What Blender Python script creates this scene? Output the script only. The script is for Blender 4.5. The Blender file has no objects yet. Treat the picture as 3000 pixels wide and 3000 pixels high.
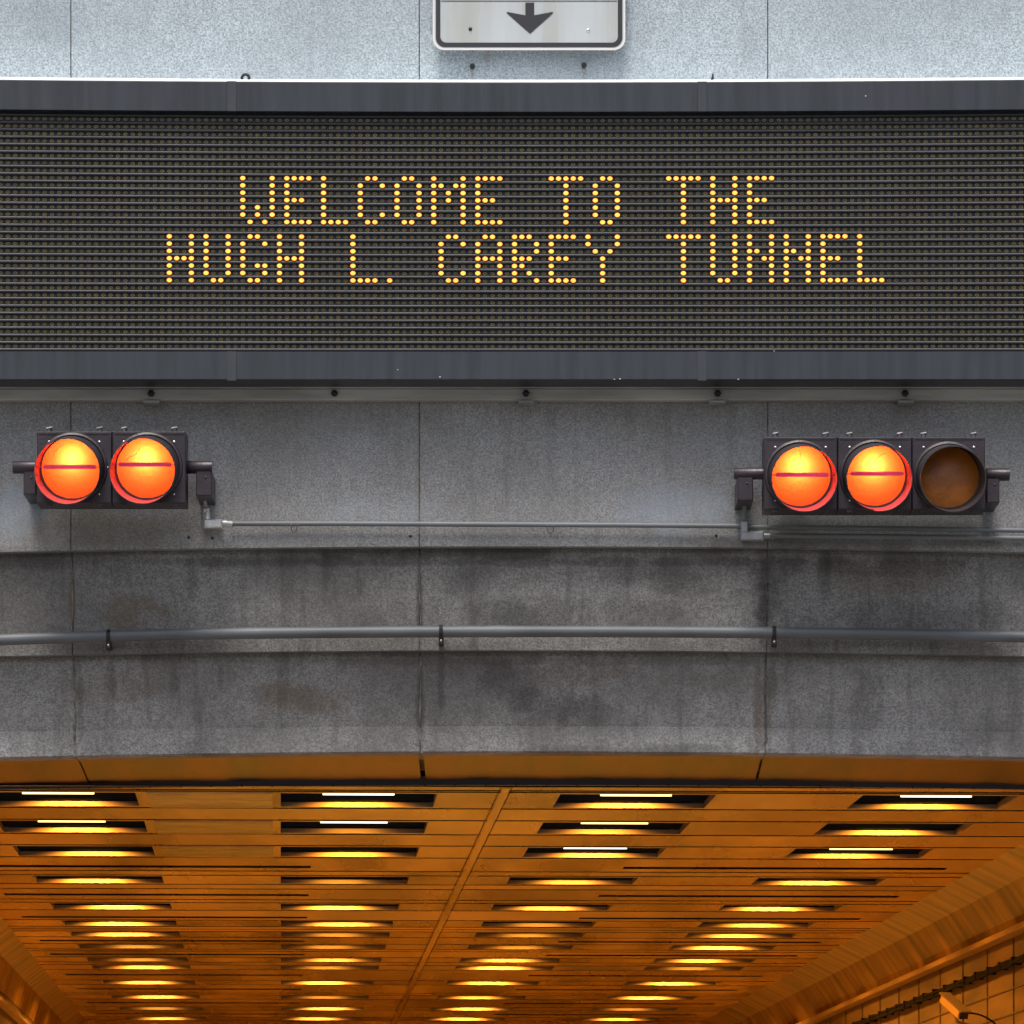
import bpy, math, random
from mathutils import Vector
random.seed(7)
C = bpy.context.scene.collection
R = math.radians
F = 15900.0; CAMZ = 1.65; CX = 1500.0; HY = 3680.0
# ------------------------------------------------------------------ camera, sky, sun, exposure
cam = bpy.data.cameras.new('camera'); co = bpy.data.objects.new('camera', cam); C.objects.link(co)
co.location = (0, 0, CAMZ); co.rotation_euler = (R(90), 0, 0)
cam.sensor_width = 36; cam.lens = 36*F/3000; cam.shift_y = (HY-1500)/3000
cam.clip_start = .1; cam.clip_end = 2000
bpy.context.scene.camera = co
SUN_EL, SUN_AZ = R(65), R(180+14)      # azimuth clockwise from +y: the sun stands behind the viewer
w = bpy.data.worlds.new('World'); bpy.context.scene.world = w; w.use_nodes = True
nt = w.node_tree; nt.nodes.clear()
sky = nt.nodes.new('ShaderNodeTexSky'); sky.sky_type = 'NISHITA'; sky.sun_disc = False
sky.sun_elevation = SUN_EL; sky.sun_rotation = SUN_AZ
sky.air_density = 1.0; sky.dust_density = 6.0; sky.ozone_density = 1.0
bg = nt.nodes.new('ShaderNodeBackground'); bg.inputs[1].default_value = .115
wo = nt.nodes.new('ShaderNodeOutputWorld')
nt.links.new(sky.outputs[0], bg.inputs[0]); nt.links.new(bg.outputs[0], wo.inputs[0])
sl = bpy.data.lights.new('sun', 'SUN'); sl.energy = 1.5; sl.angle = R(15); sl.color = (1, .97, .93)
so = bpy.data.objects.new('sun', sl); C.objects.link(so)
d = Vector((math.sin(SUN_AZ)*math.cos(SUN_EL), math.cos(SUN_AZ)*math.cos(SUN_EL), math.sin(SUN_EL)))
so.rotation_euler = d.to_track_quat('Z', 'Y').to_euler(); so.location = (0, -5, 30)
vs = bpy.context.scene.view_settings
bpy.context.scene.display_settings.display_device = 'sRGB'
vs.view_transform = 'Standard'; vs.look = 'None'; vs.exposure = 0.50; vs.gamma = 1.0
bpy.context.scene.render.resolution_x = 1024; bpy.context.scene.render.resolution_y = 1024

# ------------------------------------------------------------------ helpers
def X_(px, D): return (px-CX)*D/F
def Z_(py, D): return CAMZ+(HY-py)*D/F
def W_(px, py, D): return Vector((X_(px, D), D, Z_(py, D)))

class MB:
    def __init__(s): s.v = []; s.f = []; s.m = []; s.s = []
    def add(s, vs, fs, m=0, smooth=False):
        o = len(s.v); s.v += [tuple(v) for v in vs]
        for f in fs: s.f.append([i+o for i in f]); s.m.append(m); s.s.append(smooth)
    def box(s, x0, x1, y0, y1, z0, z1, m=0, bev=0):
        if bev:
            b = bev                                  # front (low y) edges chamfered
            vs = [(x0,y1,z0),(x1,y1,z0),(x1,y1,z1),(x0,y1,z1),(x0,y0+b,z0),(x1,y0+b,z0),(x1,y0+b,z1),(x0,y0+b,z1),
                  (x0+b,y0,z0+b),(x1-b,y0,z0+b),(x1-b,y0,z1-b),(x0+b,y0,z1-b)]
            fs = [(0,3,2,1)] + [(i,(i+1)%4,4+(i+1)%4,4+i) for i in range(4)] + [(4+i,4+(i+1)%4,8+(i+1)%4,8+i) for i in range(4)] + [(8,9,10,11)]
            s.add(vs, fs, m); return
        vs = [(x0,y0,z0),(x1,y0,z0),(x1,y1,z0),(x0,y1,z0),(x0,y0,z1),(x1,y0,z1),(x1,y1,z1),(x0,y1,z1)]
        s.add(vs, [(0,3,2,1),(4,5,6,7),(0,1,5,4),(1,2,6,5),(2,3,7,6),(3,0,4,7)], m)
    def pbox(s, x0, y0, x1, y1, D, D2, m=0, bev=0):
        s.box(X_(x0,D), X_(x1,D), D, D2, Z_(y1,D), Z_(y0,D), m, bev)
    def tube(s, pts, r, n=12, m=0, caps=True, rs=None):
        pts = [Vector(p) for p in pts]; rings = []
        for i, p in enumerate(pts):
            t = (pts[min(i+1,len(pts)-1)]-pts[max(i-1,0)]).normalized()
            a = Vector((0,0,1)) if abs(t.z) < .9 else Vector((0,1,0))
            u = t.cross(a).normalized(); v = u.cross(t).normalized()
            rr = rs[i] if rs else r
            rings.append([p+u*math.cos(2*math.pi*k/n)*rr+v*math.sin(2*math.pi*k/n)*rr for k in range(n)])
        vs = [q for rg in rings for q in rg]; fs = []
        for i in range(len(pts)-1):
            for k in range(n):
                fs.append((i*n+k, i*n+(k+1)%n, (i+1)*n+(k+1)%n, (i+1)*n+k))
        s.add(vs, fs, m, True)
        if caps:
            s.add(rings[0], [tuple(range(n))][:1], m); s.add(rings[-1], [tuple(reversed(range(n)))], m)
    def disc(s, x, y, z, rx, rz, n=10, m=0):         # faces -y
        s.add([(x+rx*math.cos(2*math.pi*k/n), y, z+rz*math.sin(2*math.pi*k/n)) for k in range(n)], [tuple(range(n))], m)
    def dome(s, x, y, z, r, h, n=12, m=0, k=3):      # bolt head bulging towards -y
        vs = []; fs = []
        for i in range(k+1):
            a = i/k*math.pi/2
            for j in range(n):
                t = 2*math.pi*j/n
                vs.append((x+r*math.cos(a)*math.cos(t), y-h*math.sin(a), z+r*math.cos(a)*math.sin(t)))
        for i in range(k):
            for j in range(n): fs.append((i*n+j, i*n+(j+1)%n, (i+1)*n+(j+1)%n, (i+1)*n+j))
        s.add(vs, fs, m, True)
    def sweep(s, prof, x0, x1, n, zoff, m=0, smooth=False, seg_m=None, caps=True):
        k = len(prof); vs = []
        for i in range(n+1):
            x = x0+(x1-x0)*i/n
            vs += [(x, D, z+zoff(x, z)) for D, z in prof]
        for i in range(n):
            fs = [(i*k+j, i*k+(j+1)%k, (i+1)*k+(j+1)%k, (i+1)*k+j) for j in range(k)]
            for j, f in enumerate(fs): s.f.append([q+len(s.v) for q in f]); s.m.append(seg_m[j] if seg_m else m); s.s.append(smooth)
        if caps:
            s.f.append([len(s.v)+q for q in range(k)]); s.m.append(m); s.s.append(False)
            s.f.append([len(s.v)+n*k+q for q in reversed(range(k))]); s.m.append(m); s.s.append(False)
        s.v += vs
    def build(s, name, mats, parent=None, bevel=0):
        me = bpy.data.meshes.new(name); me.from_pydata(s.v, [], s.f)
        if not isinstance(mats, (list, tuple)): mats = [mats]
        for m in mats: me.materials.append(m)
        me.polygons.foreach_set('material_index', s.m); me.polygons.foreach_set('use_smooth', s.s)
        me.validate(); me.update()
        import bmesh
        bm = bmesh.new(); bm.from_mesh(me); bmesh.ops.recalc_face_normals(bm, faces=bm.faces); bm.to_mesh(me); bm.free()
        o = bpy.data.objects.new(name, me); C.objects.link(o)
        if parent: o.parent = parent
        if bevel:
            b = o.modifiers.new('bevel', 'BEVEL'); b.width = bevel; b.segments = 2; b.limit_method = 'ANGLE'
        return o

def thing(name, label, cat, group=None):
    o = bpy.data.objects.new(name, None); C.objects.link(o); tag(o, label, cat, group); return o
def tag(o, label=None, cat=None, group=None, kind=None):
    if label: o['label'] = label
    if cat: o['category'] = cat
    if group: o['group'] = group
    if kind: o['kind'] = kind
    return o

# ------------------------------------------------------------------ materials
def mat(name, col, rough=.6, metal=0, var=.0, vscale=8, stretch=(1,1,1), bump=0, bscale=60, spec=.5, col2=None, coat=0, rvar=0):
    m = bpy.data.materials.new(name); m.use_nodes = True; n = m.node_tree.nodes; L = m.node_tree.links
    b = n['Principled BSDF']; b.inputs['Base Color'].default_value = (*col, 1)
    b.inputs['Roughness'].default_value = rough; b.inputs['Metallic'].default_value = metal
    b.inputs['Specular IOR Level'].default_value = spec; b.inputs['Coat Weight'].default_value = coat
    g = n.new('ShaderNodeNewGeometry'); mp = n.new('ShaderNodeMapping'); mp.inputs['Scale'].default_value = stretch
    L.new(g.outputs['Position'], mp.inputs[0])
    if var or col2:
        t = n.new('ShaderNodeTexNoise'); t.inputs['Scale'].default_value = vscale; t.inputs['Detail'].default_value = 6
        L.new(mp.outputs[0], t.inputs['Vector'])
        r = n.new('ShaderNodeValToRGB'); r.color_ramp.elements[0].position = .35; r.color_ramp.elements[1].position = .65
        c2 = col2 or tuple(c*(1-var) for c in col)
        r.color_ramp.elements[0].color = (*c2, 1); r.color_ramp.elements[1].color = (*[min(1, c*(1+var*.5)) for c in col], 1)
        L.new(t.outputs['Fac'], r.inputs[0]); L.new(r.outputs[0], b.inputs['Base Color'])
        if rvar:
            mr = n.new('ShaderNodeMapRange'); mr.inputs['To Min'].default_value = rough-rvar; mr.inputs['To Max'].default_value = rough+rvar
            L.new(t.outputs['Fac'], mr.inputs[0]); L.new(mr.outputs[0], b.inputs['Roughness'])
    if bump:
        t2 = n.new('ShaderNodeTexNoise'); t2.inputs['Scale'].default_value = bscale; t2.inputs['Detail'].default_value = 4
        L.new(mp.outputs[0], t2.inputs['Vector'])
        bp = n.new('ShaderNodeBump'); bp.inputs['Strength'].default_value = bump; bp.inputs['Distance'].default_value = .01
        L.new(t2.outputs['Fac'], bp.inputs['Height']); L.new(bp.outputs[0], b.inputs['Normal'])
    return m

def emis(name, col, s, var=0):
    m = bpy.data.materials.new(name); m.use_nodes = True; b = m.node_tree.nodes['Principled BSDF']
    b.inputs['Base Color'].default_value = (*[c*.5 for c in col], 1)
    b.inputs['Emission Color'].default_value = (*col, 1); b.inputs['Emission Strength'].default_value = s
    if var:
        n = m.node_tree.nodes; L = m.node_tree.links; g = n.new('ShaderNodeNewGeometry'); t = n.new('ShaderNodeTexNoise'); t.inputs['Scale'].default_value = 37
        q = n.new('ShaderNodeMapRange'); q.inputs[1].default_value = .3; q.inputs[2].default_value = .7; q.inputs[3].default_value = s*(1-var); q.inputs[4].default_value = s*(1+var)
        L.new(g.outputs['Position'], t.inputs['Vector']); L.new(t.outputs['Fac'], q.inputs[0]); L.new(q.outputs[0], b.inputs['Emission Strength'])
    return m

def stone(name, base, dark, blobs=(), grime=.5, warm=.0, lo=.64, hi=1.26):
    """exposed-aggregate concrete: fine grain, cloudy weathering, located stains and colour patches (cx, cz, rx, rz, strength)"""
    m = bpy.data.materials.new(name); m.use_nodes = True; n = m.node_tree.nodes; L = m.node_tree.links
    b = n['Principled BSDF']; b.inputs['Roughness'].default_value = .85; b.inputs['Specular IOR Level'].default_value = .25
    g = n.new('ShaderNodeNewGeometry'); P = g.outputs['Position']
    def noise(scale, detail=4, sc=(1,1,1), rough=.6, off=(0,0,0)):
        mp = n.new('ShaderNodeMapping'); mp.inputs['Scale'].default_value = sc; mp.inputs['Location'].default_value = off; L.new(P, mp.inputs[0])
        t = n.new('ShaderNodeTexNoise'); t.inputs['Scale'].default_value = scale; t.inputs['Detail'].default_value = detail
        t.inputs['Roughness'].default_value = rough; L.new(mp.outputs[0], t.inputs['Vector']); return t.outputs['Fac']
    def mr(x, a, b_, c=0, d_=1, st='SMOOTHSTEP'):
        q = n.new('ShaderNodeMapRange'); q.interpolation_type = st
        for i, v in zip((1,2,3,4), (a,b_,c,d_)): q.inputs[i].default_value = v
        L.new(x, q.inputs[0]); return q.outputs[0]
    def mth(op, a, c):
        q = n.new('ShaderNodeMath'); q.operation = op
        for i, v in enumerate((a, c)):
            if isinstance(v, (int, float)): q.inputs[i].default_value = v
            else: L.new(v, q.inputs[i])
        return q.outputs[0]
    def mix(fac, c1, c2, mode='MIX'):
        q = n.new('ShaderNodeMix'); q.data_type = 'RGBA'; q.blend_type = mode
        for i, v in ((0, fac), (6, c1), (7, c2)):
            if isinstance(v, (int, float)): q.inputs[i].default_value = v
            elif isinstance(v, tuple): q.inputs[i].default_value = (*v, 1)
            else: L.new(v, q.inputs[i])
        return q.outputs[2]
    grain = noise(98, 3, (1,1,1.15), .75)
    g2 = noise(47, 4, (1,1,1), .7, (4,4,4)); g3 = noise(14, 5, (1,1,1), .6, (7,1,3))
    grain = mth('ADD', mth('MULTIPLY', grain, .62), mth('ADD', mth('MULTIPLY', g2, .26), mth('MULTIPLY', g3, .12)))
    fine = noise(150, 1, (1,1,1.3))
    c = mix(mr(grain, .40, .60), tuple(x*lo for x in base), tuple(min(1, x*hi) for x in base))
    c = mix(mth('MULTIPLY', mr(fine, .61, .67), .8), c, tuple(x*.33 for x in base))
    cloud = noise(1.6, 7, (1,1,1.3), .62)
    c = mix(mth('MULTIPLY', mr(cloud, .38, .66), grime), c, dark, 'MIX')
    streak = noise(6, 6, (2.4,1,.16), .6, (3,0,0))
    c = mix(mth('MULTIPLY', mr(streak, .50, .70), grime*.75), c, tuple(x*.8 for x in dark))
    bluish = noise(.9, 3, (1,1,1), .5, (9,2,1))
    c = mix(mth('MULTIPLY', mr(bluish, .45, .62), .18), c, (.46,.40,.30), 'MULTIPLY') if warm else c
    sep = n.new('ShaderNodeSeparateXYZ'); L.new(P, sep.inputs[0])
    wob = noise(6, 6, (1,1,1), .65, (1,5,2)); wobx = mth('MULTIPLY', mth('SUBTRACT', wob, .5), 3.6)
    for (cx, cz, rx, rz, st, col) in blobs:
        dx = mth('DIVIDE', mth('SUBTRACT', sep.outputs[0], cx), rx); dz = mth('DIVIDE', mth('SUBTRACT', sep.outputs[2], cz), rz)
        rr = mth('ADD', mth('ADD', mth('MULTIPLY', dx, dx), mth('MULTIPLY', dz, dz)), wobx)
        mk = mth('MULTIPLY', mr(rr, 0.0, 1.1, 1, 0), st)
        c = mix(mth('MULTIPLY', mk, .62), c, col)
    L.new(c, b.inputs['Base Color'])
    bp = n.new('ShaderNodeBump'); bp.inputs['Strength'].default_value = .55; bp.inputs['Distance'].default_value = .006
    L.new(grain, bp.inputs['Height']); L.new(bp.outputs[0], b.inputs['Normal'])
    return m

DK = (.045,.043,.042); RU = (.20,.10,.04); WM = (.19,.15,.09)
def bl(px, py, rpx, rpy, st, col=DK, D=25.0):
    return (X_(px, D), Z_(py, D), rpx*D/F, rpy*D/F, st, col)
M = {}
M['stone_upper'] = stone('weathered_concrete', (.46,.54,.59), (.29,.335,.365), grime=.34, lo=.62, hi=1.26, blobs=[
    bl(1384,215,9,30,.75,RU), bl(1711,210,9,26,.4,RU), bl(1430,165,14,40,.35,RU), bl(2200,110,60,130,.22,(.16,.18,.2)),
    bl(150,60,130,90,.3,(.15,.18,.21)), bl(1900,60,50,80,.2,(.2,.22,.24)), bl(560,40,60,60,.2,(.2,.22,.24))])
M['stone_under'] = stone('sign_shade_concrete', (.37,.375,.375), (.20,.20,.19), grime=.36, warm=1, blobs=[  # base darkened for the shade below the sign, with stains on top
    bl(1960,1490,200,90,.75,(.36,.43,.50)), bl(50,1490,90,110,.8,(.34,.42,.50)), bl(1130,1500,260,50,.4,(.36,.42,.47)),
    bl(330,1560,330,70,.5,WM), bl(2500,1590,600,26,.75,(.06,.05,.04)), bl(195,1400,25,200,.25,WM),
    bl(430,1215,330,60,.25,(.10,.07,.08)), bl(2500,1220,350,60,.3,(.11,.07,.075)), bl(2330,1560,70,70,.6,DK), bl(1225,1400,10,220,.3,WM)])  # includes wide dark reddish patches above each signal
M['stone_band'] = stone('grimy_concrete', (.27,.268,.26), (.105,.10,.095), grime=.62, warm=1, blobs=[
    bl(1300,1615,420,22,.9), bl(2250,1720,60,120,.85), bl(1920,1680,170,55,.6), bl(2000,1725,110,24,.55), bl(1700,1790,380,60,.45),
    bl(2700,1800,330,60,.5), bl(2550,1650,420,40,.75), bl(360,1770,90,90,.35,(.20,.16,.10)), bl(1360,1680,100,60,.5), bl(100,1640,240,30,.6),
    bl(800,1640,300,25,.5), bl(1480,1800,140,60,.5), bl(380,1790,120,60,.6,(.13,.085,.045)), bl(205,1750,14,120,.8,(.13,.085,.045)), bl(1228,1760,12,130,.9), bl(2238,1770,26,120,1.0,(.05,.04,.035)), bl(2420,1700,20,110,.6), bl(950,1690,16,90,.5), bl(1050,1680,12,70,.5), bl(560,1680,16,80,.4), bl(2620,1690,300,60,.45,(.13,.085,.045)), bl(1500,1640,1500,16,.7,(.06,.05,.045))])  # last entry: long dark strip along the top of the band
M['stone_band_low'] = stone('stained_concrete', (.345,.345,.34), (.14,.136,.13), grime=.55, warm=1, blobs=[
    bl(1500,1985,110,110,.6), bl(1600,2050,120,70,.6), bl(1720,2085,110,60,.6), bl(1400,1960,150,70,.35), bl(820,2040,120,60,.45,(.14,.11,.08)),
    bl(1228,2060,14,150,.7), bl(2225,2060,16,160,.65,(.09,.06,.04)), bl(225,2060,10,170,.5), bl(2550,2050,60,110,.4), bl(2150,1990,300,40,.35,(.16,.13,.09)),
    bl(1850,2185,420,22,.7), bl(700,2206,420,14,.8), bl(2900,2150,160,60,.35), bl(318,1975,16,80,.6), bl(1292,1980,16,90,.7), bl(2268,1980,16,90,.6), bl(880,2030,130,50,.6,(.13,.085,.045)), bl(2245,2090,26,110,.6,(.13,.085,.045)), bl(300,2000,200,50,.35,(.13,.085,.045)), bl(1700,1965,200,40,.45,(.13,.085,.045)), bl(500,1990,14,70,.5), bl(640,1980,10,60,.5), bl(1500,1925,1400,14,.5,(.10,.08,.08))])  # last entry: full-width darker strip near the lintel's upper edge
M['pier'] = M['stone_band']
M['sealant'] = mat('joint_sealant', (.15,.145,.135), .8, var=.5, vscale=30)
M['sealant_light'] = mat('pale_sealant', (.24,.22,.18), .7, var=.5, vscale=25, bump=.5)
M['bezel'] = mat('slate_painted_metal', (.033,.042,.053), .45, var=.24, vscale=3, stretch=(8,1,.6), spec=.5, rvar=.06, bump=.05, bscale=3)
M['bezel_low'] = M['bezel']
M['seamplate'] = mat('bezel_joint_metal', (.046,.054,.064), .4, var=.1)
M['flash'] = mat('galvanised_flashing', (.78,.81,.83), .35, var=.1, vscale=5)
M['ledplate'] = mat('led_backplate', (.027,.031,.033), .6, var=.3, vscale=2.5, bump=.1)
M['slat'] = mat('louvre_paint', (.047,.056,.070), .45, var=.2, vscale=3)
M['unlit'] = mat('unlit_led', (.16,.12,.035), .3, var=.5, vscale=40)
M['unlit_core'] = mat('unlit_led_core', (.06,.033,.008), .2)
M['led'] = emis('amber_led_light', (1, .52, .070), 1.0, .28)
M['led_edge'] = emis('amber_led_edge', (1, .26, .015), .5)
M['rail'] = mat('rail_metal', (.50,.50,.48), .5, var=.25, vscale=6, stretch=(.4,1,3))
M['dark'] = mat('black_bolt', (.02,.02,.024), .45, var=.3, vscale=60)
M['tab'] = mat('rail_tab_metal', (.32,.32,.31), .5, var=.2)
M['signal'] = mat('signal_housing_paint', (.034,.025,.033), .38, var=.25, vscale=12, bump=.15, bscale=90)  # slight purple tint: lamp bloom put into the housing colour
M['visor'] = mat('visor_black', (.035,.033,.037), .45)
M['visor_in'] = mat('visor_inside_red_glow', (.42,.06,.07), .5)  # red lamp glow put into the inner colour of the lit visors
M['screw'] = mat('bright_screw', (.75,.75,.74), .25, .9)
M['galv'] = mat('galvanised_conduit', (.42,.44,.46), .38, .55, var=.25, vscale=12, bump=.1)
M['galv2'] = mat('painted_conduit', (.17,.19,.205), .42, .0, var=.2, vscale=4, stretch=(.5,1,1))
M['pipegrey'] = mat('grey_pipe_paint', (.115,.13,.142), .5, var=.3, vscale=4, stretch=(.5,1,1), bump=.1, bscale=20)
M['barred'] = mat('red_lit_bar', (.75,.03,.14), .4)  # red light from the lens put into the bar's colour
M['hinge'] = mat('hinge_steel', (.13,.12,.13), .4, .5, var=.5, vscale=60)
M['galvb'] = mat('cast_elbow_metal', (.72,.73,.73), .32, .6, var=.2, vscale=30, bump=.2)
M['signwhite'] = mat('sign_sheeting', (.50,.55,.57), .28, var=.10, vscale=2.2, stretch=(3,1,.4), rvar=.1, col2=(.44,.46,.44))
M['signblack'] = mat('sign_black', (.035,.035,.04), .4)
M['aluedge'] = mat('sign_edge_aluminium', (.80,.80,.78), .4, .2)
SOD = (1.0, .41, .042)
M['ceil'] = mat('enamelled_ceiling', (.60,.31,.045), .24, var=.34, vscale=1.0, stretch=(1.3,.16,1), bump=.14, bscale=.8, rvar=.12)
M['ceil2'] = mat('faded_ceiling_enamel', (.72,.40,.08), .20, var=.3, vscale=1.3, stretch=(1.2,.15,1), bump=.14, bscale=.7, rvar=.1)
M['ceil3'] = mat('sooty_ceiling_enamel', (.44,.20,.025), .34, var=.5, vscale=1.2, stretch=(1.2,.15,1), bump=.14, bscale=.9, rvar=.12)
M['ceilplate'] = mat('glossy_ceiling_plate', (.85,.66,.30), .18, .6, var=.15, vscale=3, bump=.5, bscale=3)
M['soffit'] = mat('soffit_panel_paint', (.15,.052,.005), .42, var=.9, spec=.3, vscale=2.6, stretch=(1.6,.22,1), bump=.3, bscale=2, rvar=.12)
M['blackiron'] = mat('black_angle_iron', (.012,.012,.02), .55)
M['void'] = mat('dark_plenum', (.012,.010,.010), .9)
M['brown'] = mat('lamp_bracket_paint', (.32,.22,.14), .5)
M['fixbox'] = mat('lamp_box_paint', (.004,.003,.003), .7)
M['rim'] = mat('lamp_rim_enamel', (.15,.10,.06), .45)
M['tube'] = emis('lamp_tube_light', (1, .80, .30), 3.0)
M['tile'] = mat('side_wall_enamel', (.16,.085,.03), .6, var=.4, vscale=1.6, stretch=(.6,.4,5))
M['wjoint'] = mat('wall_joint_grout', (.10,.055,.02), .7)
M['covem'] = mat('cove_panel_enamel', (.34,.17,.03), .4, var=.55, vscale=1.6, stretch=(.5,3,.8), bump=.12, bscale=1.5)
M['trim'] = mat('side_trim_enamel', (.36,.20,.075), .4, var=.15, vscale=3)
M['cable'] = mat('black_cable', (.006,.004,.006), .9, spec=.1)
M['asphalt'] = mat('asphalt', (.055,.055,.055), .85, var=.3, vscale=2, bump=.3, bscale=80)
M['ground'] = mat('ground_concrete', (.20,.20,.19), .85, var=.25, vscale=.8, bump=.2)
M['road_in'] = mat('tunnel_road', (.22,.21,.20), .6, var=.2, vscale=1)
M['linepaint'] = mat('road_line_paint', (.75,.74,.70), .6, var=.15, vscale=8)

def lens_material():
    m = bpy.data.materials.new('red_signal_lens'); m.use_nodes = True; n = m.node_tree.nodes; L = m.node_tree.links
    b = n['Principled BSDF']; n.remove(b); out = n['Material Output']
    t = n.new('ShaderNodeBsdfTranslucent'); t.inputs[0].default_value = (.95, .082, .011, 1)
    g = n.new('ShaderNodeBsdfGlossy'); g.inputs['Roughness'].default_value = .25; g.inputs[0].default_value = (.5,.3,.3,1)
    x = n.new('ShaderNodeMixShader'); x.inputs[0].default_value = .05
    geo = n.new('ShaderNodeNewGeometry'); ns = n.new('ShaderNodeTexNoise'); ns.inputs['Scale'].default_value = 50; L.new(geo.outputs[0], ns.inputs['Vector'])
    bp = n.new('ShaderNodeBump'); bp.inputs['Strength'].default_value = .5; bp.inputs['Distance'].default_value = .004
    L.new(ns.outputs['Fac'], bp.inputs['Height']); L.new(bp.outputs[0], t.inputs['Normal'])
    L.new(t.outputs[0], x.inputs[1]); L.new(g.outputs[0], x.inputs[2]); L.new(x.outputs[0], out.inputs[0])
    return m
M['lens'] = lens_material()
M['lens_off'] = mat('unlit_amber_lens', (.50,.15,.015), .32, var=.35, vscale=9, bump=.2, bscale=70, spec=.5)

# ------------------------------------------------------------------ ground and road
g = MB(); g.box(-90, 90, -60, 25.3, -.3, 0); tag(g.build('ground', M['ground']), 'pale concrete ground in front of the tunnel portal', None, kind='structure')
g = MB(); g.add([(-3.9,-60,.004),(3.9,-60,.004),(3.9,25.3,.004),(-3.9,25.3,.004)], [(0,1,2,3)])
tag(g.build('road', M['asphalt']), 'dark asphalt approach road leading into the tunnel', None, kind='structure')
g = MB()
for k in range(14): g.add([(-.06,-55+k*6,.008),(.06,-55+k*6,.008),(.06,-52+k*6,.008),(-.06,-52+k*6,.008)], [(0,1,2,3)])
for sx in (-3.2, 3.2): g.add([(sx-.05,-60,.008),(sx+.05,-60,.008),(sx+.05,25.2,.008),(sx-.05,25.2,.008)], [(0,1,2,3)])
tag(g.build('road_markings', M['linepaint']), 'white lane lines on the asphalt approach road', None, kind='structure')

# ------------------------------------------------------------------ portal façade
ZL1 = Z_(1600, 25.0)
def arch(x, z):
    a = -.0048*min(abs(x), 3.6)**2
    t = max(0, min(1, (ZL1+.35-z)/.35)); return a*t
ZT = 9.6
zb2a, zb2b, zb2c = ZL1, Z_(1862, 25.13), Z_(1905, 25.09)
zb3a, zb3b, zb3c = zb2c, Z_(2128, 25.24), Z_(2205, 25.235)
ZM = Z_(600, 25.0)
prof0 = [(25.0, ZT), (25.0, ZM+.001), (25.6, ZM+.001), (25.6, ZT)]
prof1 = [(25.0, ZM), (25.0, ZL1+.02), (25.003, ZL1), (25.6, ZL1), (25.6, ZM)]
prof2 = [(25.075, ZL1-.001), (25.07, ZL1-.02), (25.13, zb2b), (25.09, zb2b-.006), (25.09, zb2c), (25.6, zb2c), (25.6, ZL1-.001)]
prof3 = [(25.172, zb3a-.001), (25.168, zb3a-.02), (25.240, zb3b), (25.235, zb3b-.004), (25.228, zb3c+.006), (25.235, zb3c), (25.6, zb3c), (25.6, zb3a-.001)]
joints = [-9.6]+[-.427+1.605*k for k in range(-5, 6)]+[9.2]
joints = sorted(j for j in joints if -9.7 < j < 9.3)
portal = thing('tunnel_portal', 'weathered grey concrete tunnel portal wall with two stepped mouldings above the opening', 'tunnel portal')
gap = .0027
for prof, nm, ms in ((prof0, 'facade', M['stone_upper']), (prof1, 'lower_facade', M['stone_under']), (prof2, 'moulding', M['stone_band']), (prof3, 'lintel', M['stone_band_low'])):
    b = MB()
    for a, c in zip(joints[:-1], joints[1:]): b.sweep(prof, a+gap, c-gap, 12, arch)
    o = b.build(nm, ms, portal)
    back = [(D+.007 if D < 25.5 else D-.05, z-.002 if i else z-.004) for i, (D, z) in enumerate(prof)]
    for j in joints[1:-1]: f = MB(); f.sweep(back, j-gap, j+gap, 1, arch); f.build('joint', M['sealant_light'] if nm == 'lower_facade' else M['sealant'], portal)
# bead of squeezed sealant running down the lower joints
for j, seed in ((-2.032, 1), (-.427, 2), (1.178, 3)):
    rnd = random.Random(seed); b = MB()
    for (D0, z0, D1, z1, r) in ((25.167, zb3a-.02, 25.238, zb3b, .0045), (25.236, zb3b-.005, 25.232, zb3c, .0045), (25.069, ZL1-.04, 25.128, zb2b, .002 if seed != 1 else .0025)):
        n = 14; pts = []
        dx = 0
        for i in range(n+1):
            t = i/n; dx = dx*.75+rnd.uniform(-.0035, .0035)
            x = j+dx; z = z0+(z1-z0)*t; pts.append((x, D0+(D1-D0)*t-.001, z+arch(x, z)))
        b.tube(pts, r, 6, rs=[r*rnd.uniform(.6, 1.5) for _ in pts])
    b.build('sealant_bead', M['sealant_light'] if seed < 3 else M['sealant'], portal)
# piers either side of the opening and cap
for x0, x1 in ((-9.6, -3.15), (3.30, 9.2)):
    b = MB(); b.box(x0, x1, 25.25, 25.6, 0, zb3c-.05); b.build('pier', M['pier'], portal)
b = MB(); b.box(-9.7, 9.3, 24.92, 25.75, ZT+.002, ZT+.22); b.build('parapet_cap', M['stone_upper'], portal, .01)
for px, py in ((553,1575), (622,1577), (1203,1571), (2098,1570)): b = MB(); b.dome(X_(px,25), 24.999, Z_(py,25), .007, .004, 8); b.build('wall_plug', M['dark'], portal)
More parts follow.
